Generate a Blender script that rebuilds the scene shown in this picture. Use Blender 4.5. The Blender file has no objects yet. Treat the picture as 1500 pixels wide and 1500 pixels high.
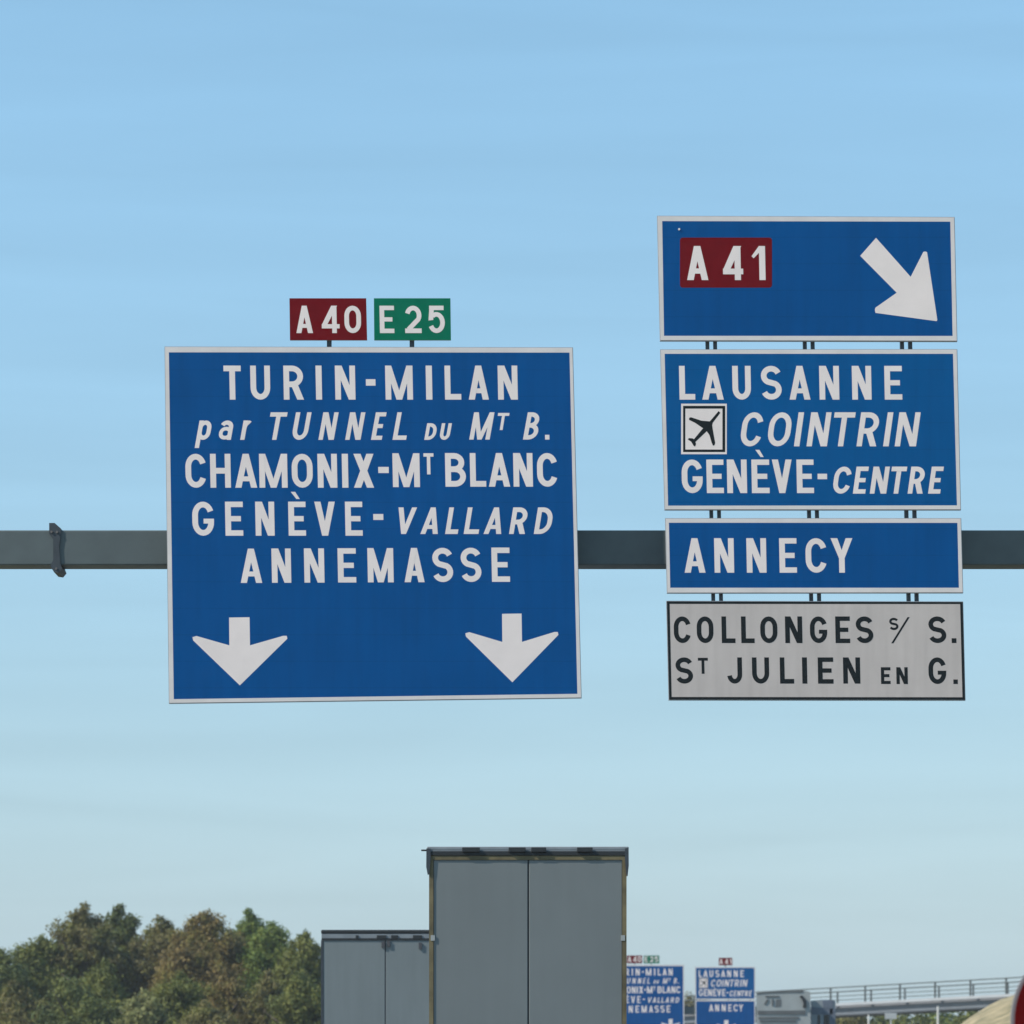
import bpy, math, random
import numpy as np
from mathutils import Vector
R = math.radians
random.seed(7); rng = np.random.default_rng(7)
SC = bpy.context.scene
COL = SC.collection

# ------------------------------------------------------------------ camera
F = 5882.0                 # focal length in photo pixels (1500 px wide)
HZ = 1560.0                # photo row of the horizon (below the frame)
CAM_Z = 1.25
cd = bpy.data.cameras.new('camera'); cam = bpy.data.objects.new('camera', cd); COL.objects.link(cam)
cam.location = (0, 0, CAM_Z); cam.rotation_euler = (R(90), 0, 0)
cd.sensor_width = 36.0; cd.lens = F/1500*36.0
cd.shift_y = (HZ-750)/1500
cd.clip_start = 0.5; cd.clip_end = 9000
cd.dof.use_dof = True; cd.dof.focus_distance = 50.0; cd.dof.aperture_fstop = 3.6
SC.camera = cam

# ------------------------------------------------------------------ sky, sun, exposure
SUN_EL, SUN_AZ = 42.0, -108.0      # azimuth from +Y (the view), negative = to the left
w = bpy.data.worlds.new('World'); SC.world = w; w.use_nodes = True
nt = w.node_tree; bg = nt.nodes['Background']
sky = nt.nodes.new('ShaderNodeTexSky'); sky.sky_type = 'NISHITA'; sky.sun_disc = False
sky.sun_elevation = R(SUN_EL); sky.sun_rotation = R(SUN_AZ)
sky.altitude = 300; sky.air_density = 1.5; sky.dust_density = 0.8; sky.ozone_density = 2.0
# humid late-summer air: the clear-sky model plus an even pale veil of high haze
gain = nt.nodes.new('ShaderNodeMix'); gain.data_type = 'RGBA'; gain.blend_type = 'MULTIPLY'; gain.inputs[0].default_value = 1.0
gain.inputs[7].default_value = (0.616, 0.607, 0.667, 1)
veil = nt.nodes.new('ShaderNodeMix'); veil.data_type = 'RGBA'; veil.blend_type = 'ADD'; veil.inputs[0].default_value = 1.0
veil.inputs[7].default_value = (1.30, 3.06, 4.52, 1)
nt.links.new(sky.outputs[0], gain.inputs[6]); nt.links.new(gain.outputs[2], veil.inputs[6]); 
# faint high cirrus streaks, fixed in the sky
tc_ = nt.nodes.new('ShaderNodeTexCoord'); mp_ = nt.nodes.new('ShaderNodeMapping'); mp_.inputs['Scale'].default_value = (5, 5, 62); mp_.inputs['Rotation'].default_value = (R(1.5), R(-2.0), 0)
ci = nt.nodes.new('ShaderNodeTexNoise'); ci.inputs['Scale'].default_value = 1.0; ci.inputs['Detail'].default_value = 5; ci.inputs['Roughness'].default_value = 0.5; ci.inputs['Distortion'].default_value = 0.5
cm = nt.nodes.new('ShaderNodeMapRange'); cm.inputs['From Min'].default_value = .35; cm.inputs['From Max'].default_value = .7; cm.inputs['To Min'].default_value = .975; cm.inputs['To Max'].default_value = 1.05
cs = nt.nodes.new('ShaderNodeVectorMath'); cs.operation = 'SCALE'
nt.links.new(tc_.outputs['Generated'], mp_.inputs['Vector']); nt.links.new(mp_.outputs[0], ci.inputs['Vector']); nt.links.new(ci.outputs['Fac'], cm.inputs['Value'])
nt.links.new(veil.outputs[2], cs.inputs[0]); nt.links.new(cm.outputs[0], cs.inputs['Scale']); nt.links.new(cs.outputs[0], bg.inputs[0])
bg.inputs[1].default_value = 0.084
sd = bpy.data.lights.new('sun', 'SUN'); sun = bpy.data.objects.new('sun', sd); COL.objects.link(sun)
sd.energy = 4.5; sd.angle = R(0.5); sd.color = (1.0, 0.94, 0.85)
sv = Vector((math.sin(R(SUN_AZ))*math.cos(R(SUN_EL)), math.cos(R(SUN_AZ))*math.cos(R(SUN_EL)), math.sin(R(SUN_EL))))
sun.rotation_euler = sv.to_track_quat('Z', 'Y').to_euler(); sun.location = (0, 0, 60)
SC.view_settings.view_transform = 'Standard'; SC.view_settings.look = 'None'
SC.view_settings.exposure = 0.3; SC.view_settings.gamma = 1.0
SC.view_settings.use_curve_mapping = False

# ------------------------------------------------------------------ helpers
def P(px, py, d):
    """photo pixel at depth d -> real point (metres)"""
    return ((px-750)*d/F, d, CAM_Z+(HZ-py)*d/F)

_gy = [-200, 90, 246, 310, 6000]; _gz = [0, 0, -2.6, -3.4, -3.4]
def gz(y): return float(np.interp(y, _gy, _gz))
def rx(y): return 9.75*(max(y-50, -50)/196.5)**2 if y > 50 else 0.0     # road bends gently right

class MB:
    def __init__(s): s.v = []; s.f = []
    def poly(s, pts):
        n = len(s.v); s.v += [tuple(p) for p in pts]; s.f.append(tuple(range(n, n+len(pts))))
    def prism(s, pts, dv):
        """closed solid: polygon pts and its copy moved by dv"""
        n = len(s.v); k = len(pts)
        s.v += [tuple(p) for p in pts]+[tuple(p[i]+dv[i] for i in range(3)) for p in pts]
        s.f.append(tuple(range(n, n+k))); s.f.append(tuple(range(n+2*k-1, n+k-1, -1)))
        for i in range(k):
            j = (i+1) % k; s.f.append((n+j, n+i, n+k+i, n+k+j))
    def box(s, a, b):
        (x0, y0, z0), (x1, y1, z1) = a, b
        s.prism([(x0, y0, z0), (x1, y0, z0), (x1, y0, z1), (x0, y0, z1)], (0, y1-y0, 0))
    def tube(s, pts, rad, n=8, cap=True):
        pts = [Vector(p) for p in pts]; base = len(s.v); m = len(pts)
        for i, p in enumerate(pts):
            t = (pts[min(i+1, m-1)]-pts[max(i-1, 0)]).normalized()
            u = t.cross(Vector((0, 0, 1)))
            if u.length < 1e-3: u = t.cross(Vector((1, 0, 0)))
            u.normalize(); q = t.cross(u); r = rad[i] if isinstance(rad, (list, tuple)) else rad
            for k in range(n):
                a = 2*math.pi*k/n; s.v.append(tuple(p+u*(r*math.cos(a))+q*(r*math.sin(a))))
        for i in range(m-1):
            for k in range(n):
                a = base+i*n+k; b = base+i*n+(k+1) % n
                s.f.append((a, b, b+n, a+n))
        if cap:
            s.f.append(tuple(base+k for k in range(n))[::-1]); s.f.append(tuple(base+(m-1)*n+k for k in range(n)))
    def build(s, name, mat, parent=None, bevel=0, smooth=False, origin=None):
        me = bpy.data.meshes.new(name)
        o3 = Vector(origin) if origin is not None else Vector((0, 0, 0))
        me.from_pydata([tuple(Vector(v)-o3) for v in s.v], [], s.f); me.update()
        import bmesh
        b = bmesh.new(); b.from_mesh(me); bmesh.ops.recalc_face_normals(b, faces=b.faces); b.to_mesh(me); b.free()
        if smooth:
            for p in me.polygons: p.use_smooth = True
        o = bpy.data.objects.new(name, me); COL.objects.link(o); me.materials.append(mat); o.location = o3
        if parent is not None:
            o.parent = parent; o.location = o3-wloc(parent)
        if bevel:
            m = o.modifiers.new('bevel', 'BEVEL'); m.width = bevel; m.segments = 2; m.limit_method = 'ANGLE'
        return o
def wloc(o):
    l = Vector(o.location); p = o.parent
    while p is not None: l = l+Vector(p.location); p = p.parent
    return l
def tag(o, label, cat, group=None):
    o['label'] = label; o['category'] = cat
    if group: o['group'] = group
    return o
def thing(name, loc, label, cat, group=None):
    o = bpy.data.objects.new(name, None); COL.objects.link(o); o.location = loc
    o.empty_display_size = 0.2
    return tag(o, label, cat, group)
def structure(o, kind='structure'): o['kind'] = kind; return o

# ------------------------------------------------------------------ materials
def mat(name, col, rough=0.5, var=0.0, scale=3.0, metal=0.0, bump=0.0, spec=0.5, col2=None, stretch=(1, 1, 1), detail=5.0):
    m = bpy.data.materials.new(name); m.use_nodes = True; n = m.node_tree.nodes; l = m.node_tree.links
    b = n['Principled BSDF']; b.inputs['Base Color'].default_value = (*col, 1); b.inputs['Roughness'].default_value = rough
    b.inputs['Metallic'].default_value = metal; b.inputs['Specular IOR Level'].default_value = spec
    if var or col2 or bump:
        tc = n.new('ShaderNodeTexCoord'); mp = n.new('ShaderNodeMapping'); mp.inputs['Scale'].default_value = stretch
        l.new(tc.outputs['Object'], mp.inputs['Vector'])
        ns = n.new('ShaderNodeTexNoise'); ns.inputs['Scale'].default_value = scale; ns.inputs['Detail'].default_value = detail
        ns.inputs['Roughness'].default_value = 0.6; l.new(mp.outputs[0], ns.inputs['Vector'])
        rp = n.new('ShaderNodeValToRGB'); rp.color_ramp.elements[0].position = 0.3; rp.color_ramp.elements[1].position = 0.7
        a = tuple(max(0, c*(1-var)) for c in col); c2 = col2 if col2 else tuple(min(1, c*(1+var)) for c in col)
        rp.color_ramp.elements[0].color = (*a, 1); rp.color_ramp.elements[1].color = (*c2, 1)
        l.new(ns.outputs['Fac'], rp.inputs['Fac']); l.new(rp.outputs['Color'], b.inputs['Base Color'])
        if bump:
            bp = n.new('ShaderNodeBump'); bp.inputs['Strength'].default_value = bump; bp.inputs['Distance'].default_value = 0.02
            l.new(ns.outputs['Fac'], bp.inputs['Height']); l.new(bp.outputs[0], b.inputs['Normal'])
    return m
def leaf_mat(name, c1, c2, c3):
    m = bpy.data.materials.new(name); m.use_nodes = True; n = m.node_tree.nodes; l = m.node_tree.links
    b = n['Principled BSDF']; b.inputs['Roughness'].default_value = 0.65; b.inputs['Specular IOR Level'].default_value = 0.25
    tc = n.new('ShaderNodeTexCoord')
    ns = n.new('ShaderNodeTexNoise'); ns.inputs['Scale'].default_value = 0.75; ns.inputs['Detail'].default_value = 4; ns.inputs['Roughness'].default_value = 0.65
    l.new(tc.outputs['Object'], ns.inputs['Vector'])
    rp = n.new('ShaderNodeValToRGB'); e = rp.color_ramp.elements
    e[0].position = 0.36; e[0].color = (*c1, 1); e[1].position = 0.64; e[1].color = (*c3, 1)
    k = e.new(0.5); k.color = (*c2, 1)
    l.new(ns.outputs['Fac'], rp.inputs['Fac']); l.new(rp.outputs['Color'], b.inputs['Base Color'])
    tr = n.new('ShaderNodeBsdfTranslucent'); l.new(rp.outputs['Color'], tr.inputs['Color'])
    mx = n.new('ShaderNodeMixShader'); mx.inputs[0].default_value = 0.3
    l.new(b.outputs[0], mx.inputs[1]); l.new(tr.outputs[0], mx.inputs[2]); l.new(mx.outputs[0], n['Material Output'].inputs['Surface'])
    return m

M = {}
M['blue'] = mat('sign_blue', (0.0008, 0.074, 0.245), 0.6, 0.07, 0.9, spec=0.06)
M['blue2'] = mat('sign_blue_newer', (0.0008, 0.088, 0.262), 0.6, 0.07, 0.9, spec=0.06)
M['white'] = mat('sign_white', (0.82, 0.715, 0.67), 0.6, 0.05, 2.0, spec=0.1)
M['edge'] = mat('sign_border_white', (0.70, 0.64, 0.61), 0.6, 0.06, 3.0, spec=0.1)
M['panel_white'] = mat('sign_panel_white', (0.53, 0.465, 0.43), 0.6, 0.05, 1.5, spec=0.1)
M['black'] = mat('sign_black', (0.014, 0.018, 0.020), 0.6, spec=0.08)
M['red'] = mat('sign_red', (0.155, 0.006, 0.010), 0.6, 0.10, 4, spec=0.05)
M['green'] = mat('sign_green', (0.002, 0.155, 0.085), 0.6, 0.10, 4, spec=0.05)
M['alu'] = mat('aluminium_edge', (0.36, 0.36, 0.37), 0.5, 0.1, 5, metal=0.3)
M['galv'] = mat('galvanised_dark', (0.086, 0.107, 0.109), 0.6, 0.12, 2.5, metal=0.1)
M['galv_dark'] = mat('steel_joint', (0.035, 0.045, 0.055), 0.6, 0.2, 6)
M['bolt'] = mat('bolt_steel', (0.16, 0.14, 0.13), 0.5, metal=0.4)
M['door'] = mat('trailer_door_grey', (0.165, 0.182, 0.180), 0.5, 0.05, 0.7, spec=0.4)
M['door2'] = mat('trailer_door_pale', (0.175, 0.200, 0.203), 0.5, 0.07, 0.9, spec=0.4, stretch=(1, 1, .4))
M['trim'] = mat('door_seal_olive', (0.14, 0.112, 0.055), 0.75, 0.4, 4)
M['rail'] = mat('header_rail', (0.20, 0.22, 0.235), 0.5, 0.15, 4)
M['dark'] = mat('dark_rubber', (0.015, 0.018, 0.02), 0.6)
M['curtain'] = mat('curtain_side', (0.42, 0.44, 0.46), 0.55, 0.06, 1.2)
M['steel'] = mat('chassis_steel', (0.06, 0.06, 0.065), 0.6)
M['lampred'] = mat('tail_lamp_red', (0.3, 0.01, 0.01), 0.3)
M['asphalt'] = mat('asphalt', (0.055, 0.055, 0.058), 0.9, 0.18, 1.5, bump=0.3)
M['paint'] = mat('road_paint', (0.75, 0.75, 0.73), 0.7, 0.08, 3)
M['grass'] = mat('dry_grass_ground', (0.19, 0.17, 0.085), 0.95, 0.3, 0.25, bump=0.4, col2=(0.30, 0.26, 0.14))
M['sand'] = mat('dry_earth_bank', (0.15, 0.135, 0.06), 0.95, 0.25, 0.9, bump=1.0, col2=(0.36, 0.285, 0.165), detail=10)
M['concrete'] = mat('bridge_concrete', (0.22, 0.23, 0.25), 0.8, 0.1, 0.8)
M['fascia'] = mat('bridge_fascia', (0.40, 0.42, 0.44), 0.7, 0.08, 0.8)
M['girder'] = mat('bridge_girder', (0.15, 0.17, 0.195), 0.7, 0.12, 0.6)
M['railing'] = mat('bridge_railing', (0.085, 0.10, 0.10), 0.6)
M['boxgrey'] = mat('box_grey', (0.32, 0.335, 0.325), 0.6, 0.12, 1.5)
M['boxdark'] = mat('box_bands', (0.11, 0.115, 0.115), 0.6, 0.2, 2)
M['truckblue'] = mat('truck_blue_grey', (0.13, 0.15, 0.19), 0.5, 0.1, 2)
M['truckpale'] = mat('truck_pale', (0.27, 0.295, 0.31), 0.5, 0.1, 2)
M['glass'] = mat('dark_window', (0.015, 0.017, 0.02), 0.15)
M['disc'] = mat('round_sign_red', (0.115, 0.004, 0.004), 0.6, 0.15, 5, spec=0.05)
M['discrim'] = mat('round_sign_rim', (0.22, 0.19, 0.19), 0.5)
M['bark'] = mat('bark', (0.10, 0.08, 0.06), 0.9, 0.3, 5)
M['pole'] = mat('pale_pole', (0.55, 0.55, 0.53), 0.6)

def weather(m, pitch=0.33, k=1.0):
    n = m.node_tree.nodes; l = m.node_tree.links; b = n['Principled BSDF']
    src = b.inputs['Base Color'].links[0].from_socket
    tc = n.new('ShaderNodeTexCoord'); sp = n.new('ShaderNodeSeparateXYZ'); l.new(tc.outputs['Object'], sp.inputs[0])
    dv = n.new('ShaderNodeMath'); dv.operation = 'DIVIDE'; dv.inputs[1].default_value = pitch; l.new(sp.outputs['Z'], dv.inputs[0])
    fr = n.new('ShaderNodeMath'); fr.operation = 'FRACT'; l.new(dv.outputs[0], fr.inputs[0])
    lt = n.new('ShaderNodeMath'); lt.operation = 'LESS_THAN'; lt.inputs[1].default_value = 0.035; l.new(fr.outputs[0], lt.inputs[0])
    mp = n.new('ShaderNodeMapping'); mp.inputs['Scale'].default_value = (5, 1, .35); l.new(tc.outputs['Object'], mp.inputs['Vector'])
    ns = n.new('ShaderNodeTexNoise'); ns.inputs['Scale'].default_value = 1.6; ns.inputs['Detail'].default_value = 6; l.new(mp.outputs[0], ns.inputs['Vector'])
    mr = n.new('ShaderNodeMapRange'); mr.inputs['From Min'].default_value = .3; mr.inputs['From Max'].default_value = .7; mr.inputs['To Min'].default_value = 1-.07*k; mr.inputs['To Max'].default_value = 1+.06*k
    l.new(ns.outputs['Fac'], mr.inputs['Value'])
    ml = n.new('ShaderNodeMath'); ml.operation = 'MULTIPLY_ADD'; ml.inputs[1].default_value = -0.09; l.new(lt.outputs[0], ml.inputs[0]); l.new(mr.outputs[0], ml.inputs[2])
    vm = n.new('ShaderNodeVectorMath'); vm.operation = 'SCALE'; l.new(src, vm.inputs[0]); l.new(ml.outputs[0], vm.inputs['Scale'])
    l.new(vm.outputs[0], b.inputs['Base Color'])
for k_ in ('blue', 'blue2'): weather(M[k_])
weather(M['panel_white'], 9.0); weather(M['door'], 50.0, .35); weather(M['door2'], 50.0, .5)

# ------------------------------------------------------------------ lettering engine (all strokes are real raised shapes)
def arc(cx, cy, ax, ay, a0, a1, n=14):
    return [(cx+ax*math.cos(R(a0+(a1-a0)*i/n)), cy+ay*math.sin(R(a0+(a1-a0)*i/n))) for i in range(n+1)]
def rect(x0, y0, x1, y1): return ('p', [(x0, y0), (x1, y0), (x1, y1), (x0, y1)])
def rib(pts, closed=False, w=None): return ('r', pts, closed, w)
def oval(x0, y0, x1, y1, ry):
    ax = (x1-x0)/2; cx = (x0+x1)/2; n = 12
    return arc(cx, y1-ry, ax, ry, 0, 180, n)+arc(cx, y0+ry, ax, ry, 180, 360, n)
def glyph(c, w, h, s):
    q = s/2; d = s*1.08
    ry = min(.36*h, (w-s)*.66)
    ax = (w-s)/2
    if c == 'I': return [rect(0, 0, w, h)]
    if c == 'T': return [rect(0, h-s, w, h), rect(w/2-q, 0, w/2+q, h-s)]
    if c == 'L': return [rect(0, 0, s, h), rect(s, 0, w, s)]
    if c == 'E': return [rect(0, 0, s, h), rect(s, 0, w, s*.95), rect(s, h-s*.95, w, h), rect(s, h*.5-q*.92, w*.88, h*.5+q*.92)]
    if c == 'H': return [rect(0, 0, s, h), rect(w-s, 0, w, h), rect(s, h*.5-q, w-s, h*.5+q)]
    if c == 'N': return [rect(0, 0, s, h), rect(w-s, 0, w, h), ('p', [(0, h), (d*1.1, h), (w, 0), (w-d*1.1, 0)])]
    if c == 'M': return [rect(0, 0, s, h), rect(w-s, 0, w, h), ('p', [(0, h), (d, h), (w/2+q, 0), (w/2-q, 0)]), ('p', [(w, h), (w-d, h), (w/2-q, 0), (w/2+q, 0)])]
    if c == 'A':
        t = w/2; k = q*1.05
        return [('p', [(0, 0), (d, 0), (t+k, h), (t-k, h)]), ('p', [(w-d, 0), (w, 0), (t+k, h), (t-k, h)]), rect(w*.2, h*.19, w*.8, h*.19+s*.85)]
    if c == 'V':
        t = w/2; k = q*1.05
        return [('p', [(0, h), (d, h), (t+k, 0), (t-k, 0)]), ('p', [(w-d, h), (w, h), (t+k, 0), (t-k, 0)])]
    if c == 'X': return [('p', [(0, 0), (d*1.15, 0), (w, h), (w-d*1.15, h)]), ('p', [(0, h), (d*1.15, h), (w, 0), (w-d*1.15, 0)])]
    if c == 'Y': return [('p', [(0, h), (d*1.1, h), (w/2+q, h*.42), (w/2-q, h*.42)]), ('p', [(w-d*1.1, h), (w, h), (w/2+q, h*.42), (w/2-q, h*.42)]), rect(w/2-q, 0, w/2+q, h*.44)]
    if c == 'U': return [rib([(q, h)]+arc(w/2, q+ry, ax, ry, 180, 360, 16)+[(w-q, h)])]
    if c in 'O0': return [rib(oval(q, q, w-q, h-q, ry), True)]
    if c == 'C': return [rib(arc(w/2, h-q-ry, ax, ry, 18, 180, 14)+arc(w/2, q+ry, ax, ry, 180, 342, 14))]
    if c == 'G': return [rib(arc(w/2, h-q-ry, ax, ry, 20, 180, 14)+arc(w/2, q+ry, ax, ry, 180, 360, 14)+[(w-q, h*.5)]), rect(w*.52, h*.5-s*.85, w-q, h*.5)]
    if c in 'Ss':
        b = (h-s)/4; y1 = h-q-b; y0 = q+b
        return [rib(arc(w/2, y1, ax, b, 22, 238, 18)+arc(w/2, y0, ax, b, 58, -158, 18))]
    if c == 'D':
        a2 = (w-s)*.72; y2 = .36*h
        return [rect(0, 0, s, h), rib([(s*.6, h-q)]+arc(w-q-a2, h-q-y2, a2, y2, 90, 0, 10)+arc(w-q-a2, q+y2, a2, y2, 0, -90, 10)+[(s*.6, q)])]
    if c == 'B':
        m = h*.52; b1 = (h-q-m)/2; b0 = (m-q)/2
        return [rect(0, 0, s, h), rib([(s*.6, h-q)]+arc(w-q*1.5-b1*1.1, m+b1, b1*1.1, b1, 90, -90, 14)+[(s*.6, m)]),
                rib([(s*.6, m-.01)]+arc(w-q-b0*1.1, q+b0, b0*1.1, b0, 90, -90, 14)+[(s*.6, q)])]
    if c == 'R':
        m = h*.45; b1 = (h-q-m)/2
        return [rect(0, 0, s, h), rib([(s*.6, h-q)]+arc(w-q*1.2-b1*1.05, m+b1, b1*1.05, b1, 90, -90, 14)+[(s*.6, m)]),
                ('p', [(w*.38, m-q*.5), (w*.38+d*1.05, m), (w, 0), (w-d*1.1, 0)])]
    if c == 'J': return [rib([(w-q, h)]+arc(w/2, q+ry, ax, ry, 0, -170, 16))]
    if c == '2':
        b = .27*h
        return [rib(arc(w/2, h-q-b, ax, b, 165, -32, 16)+[(s*.75, s*.8)]), rect(0, 0, w, s)]
    if c == '5':
        b = .30*h
        return [rect(w*.08, h-s*.95, w*.94, h), ('p', [(w*.08, h-s*.95), (w*.08+s, h-s*.95), (w*.08+s*.85, h*.48), (w*.03, h*.46)]),
                rib(arc(w/2, q+b, ax, b, 128, -155, 18))]
    if c == '4': return [('p', [(0, h*.30), (s*1.15, h*.30), (w*.62+s, h), (w*.60-q*.4, h)]), rect(0, h*.17, w, h*.17+s*.92), rect(w*.58, 0, w*.58+s, h)]
    if c == '1': return [rect(w-s, 0, w, h), ('p', [(0, h*.70), (s*.35, h*.64), (w-s, h*.80), (w-s, h)])]
    if c == '-': return [rect(0, 0, w, h)]
    if c == '.': return [rect(0, 0, w, h)]
    if c == '/': return [('p', [(0, 0), (s*1.2, 0), (w, h), (w-s*1.2, h)])]
    if c == '`': return [('p', [(0, h), (w*.5, h), (w, 0), (w*.62, 0)])]
    if c == 'p': return [rect(0, -h*.42, s, h), rib(oval(q, q, w-q, h-q, min(.38*h, (w-s)*.6)), True)]
    if c == 'a':
        return [rect(w-s, 0, w, h*.68), rib(oval(q, q, w-q, h*.58, h*.2), True, s*.85), rib(arc(w/2, h*.66, ax, h*.34-q, 0, 155, 12))]
    if c == 'r': return [rect(0, 0, s, h), rib(arc(w*.62, h*.55, w*.62-q, h*.45-q, 175, 62, 10))]
    return [rect(0, 0, w, h)]
class Letters:
    """collects raised strokes; pm maps photo pixels -> (X, Z) on the sign's plane"""
    def __init__(s, depth, pm, lift=0.0046): s.m = MB(); s.d = depth; s.pm = pm; s.k = 0; s.lift = lift
    def _poly(s, pts):
        y = s.d-s.lift-0.00012*(s.k % 9); s.k += 1
        pp = [s.pm(x, py) for x, py in pts]
        s.m.prism([(x, y, z) for x, z in pp], (0, .0005, 0))
    def _rib(s, pts, closed, w):
        y = s.d-s.lift-0.00012*(s.k % 9); s.k += 1
        # drop doubles
        q = [pts[0]]
        for p in pts[1:]:
            if math.hypot(p[0]-q[-1][0], p[1]-q[-1][1]) > 1e-4: q.append(p)
        if closed and math.hypot(q[0][0]-q[-1][0], q[0][1]-q[-1][1]) < 1e-4: q.pop()
        n = len(q); L = []; Rr = []
        for i in range(n):
            a = q[i-1] if (i or closed) else q[i]; b = q[(i+1) % n] if (i < n-1 or closed) else q[i]
            t = (b[0]-a[0], b[1]-a[1]); l = math.hypot(*t) or 1; nx, ny = -t[1]/l, t[0]/l
            L.append((q[i][0]+nx*w/2, q[i][1]+ny*w/2)); Rr.append((q[i][0]-nx*w/2, q[i][1]-ny*w/2))
        base = len(s.m.v)
        for a, b in zip(L, Rr):
            for (x, py) in (a, b):
                X, Z = s.pm(x, py); s.m.v.append((X, y, Z)); s.m.v.append((X, y+.0005, Z))
        rng_ = range(n) if closed else range(n-1)
        for i in rng_:
            j = (i+1) % n; A = base+4*i; B = base+4*j
            s.m.f += [(A, A+2, B+2, B), (A+1, B+1, B+3, A+3), (A, B, B+1, A+1), (A+2, A+3, B+3, B+2)]
        if not closed:
            A = base; B = base+4*(n-1); s.m.f += [(A, A+1, A+3, A+2), (B, B+2, B+3, B+1)]
    def put(s, c, x0, x1, base, top, st, slant=0.0):
        h = base-top; sh_ = slant*h
        l_, r_ = dict(T=(1, 1), V=(1, 1), A=(0, 0), L=(0, 0), R=(0, .62), D=(0, .64), O=(.3, .7), C=(.3, .76), U=(.32, 1), B=(0, .72), a=(.25, .6), r=(0, .85), p=(0, .7)).get(c, (0, 1))
        if c == '.': l_ = r_ = 0
        x0 = x0-sh_*l_; wd = (x1-sh_*r_)-x0
        lean = 0.02
        for sh in glyph(c, wd, h, st):
            f = lambda u, v: (x0+u+slant*v-lean*(v-h/2), base-v)
            if sh[0] == 'p': s._poly([f(u, v) for u, v in sh[1]])
            else:
                pts = sh[1]; ww = sh[3] or st
                # offset in upright letter space, then slant
                s._ribmap(pts, sh[2], ww, f)
    def _ribmap(s, pts, closed, w, f):
        # ribbon in glyph space, mapped through f
        old = s.pm; s.pm = lambda u, v: old(*f(u, v)); s._rib(pts, closed, w); s.pm = old
    def line(s, items, base, top, st, slant=0.0, base2=None):
        X0 = items[0][1]; X1 = items[-1][2]
        for c, a, b in items:
            dy = 0 if base2 is None else (base2-base)*((a+b)/2-X0)/(X1-X0)
            s.put(c, a, b, base+dy, top+dy, st, slant)
    def build(s, name, m, parent): return s.m.build(name, m, parent)

D0 = 50.0
def pm_at(d, fx=None):
    def g(x, y):
        if fx: x, y = fx(x, y)
        X, _, Z = P(x, y, d); return X, Z
    return g
def panel(name, d, outer, inner, facemat, bordermat, label, cat, group=None, fx=None, th=0.06):
    pm = pm_at(d, fx)
    cx, cz = [sum(pm(*p)[i] for p in outer)/4 for i in (0, 1)]
    t = thing(name, (cx, d, cz), label, cat, group)
    b = MB(); b.prism([(pm(*p)[0], d, pm(*p)[1]) for p in outer], (0, th, 0)); b.build('backing', M['alu'], t)
    if inner:
        f = MB(); f.prism([(pm(*p)[0], d-0.004, pm(*p)[1]) for p in inner], (0, 0.003, 0)); f.build('face', facemat, t)
        r = MB(); c0 = (sum(p[0] for p in outer)/4, sum(p[1] for p in outer)/4)
        oo = [(p[0]+(0.9 if p[0] < c0[0] else -0.9), p[1]+(0.9 if p[1] < c0[1] else -0.9)) for p in outer]
        for i in range(4):
            j = (i+1) % 4
            r.prism([(pm(*p)[0], d-0.005, pm(*p)[1]) for p in (oo[i], oo[j], inner[j], inner[i])], (0, 0.0045, 0))
        r.build('border', bordermat, t)
    else:
        f = MB(); f.prism([(pm(*p)[0], d-0.004, pm(*p)[1]) for p in outer], (0, 0.0035, 0)); f.build('face', facemat, t)
    return t, pm
def shape(name, pts, m, parent, d, pm, lift=0.005):
    b = MB(); b.prism([(pm(*p)[0], d-lift, pm(*p)[1]) for p in pts], (0, .0009, 0)); return b.build(name, m, parent)
def letters(parent, d, pm, rows, m, name='lettering'):
    for row in rows:
        for seg in row:
            L = Letters(d, pm); L.line(*seg)
            L.build('accent' if seg[0][0][0] == '`' else name, m, parent)

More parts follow.
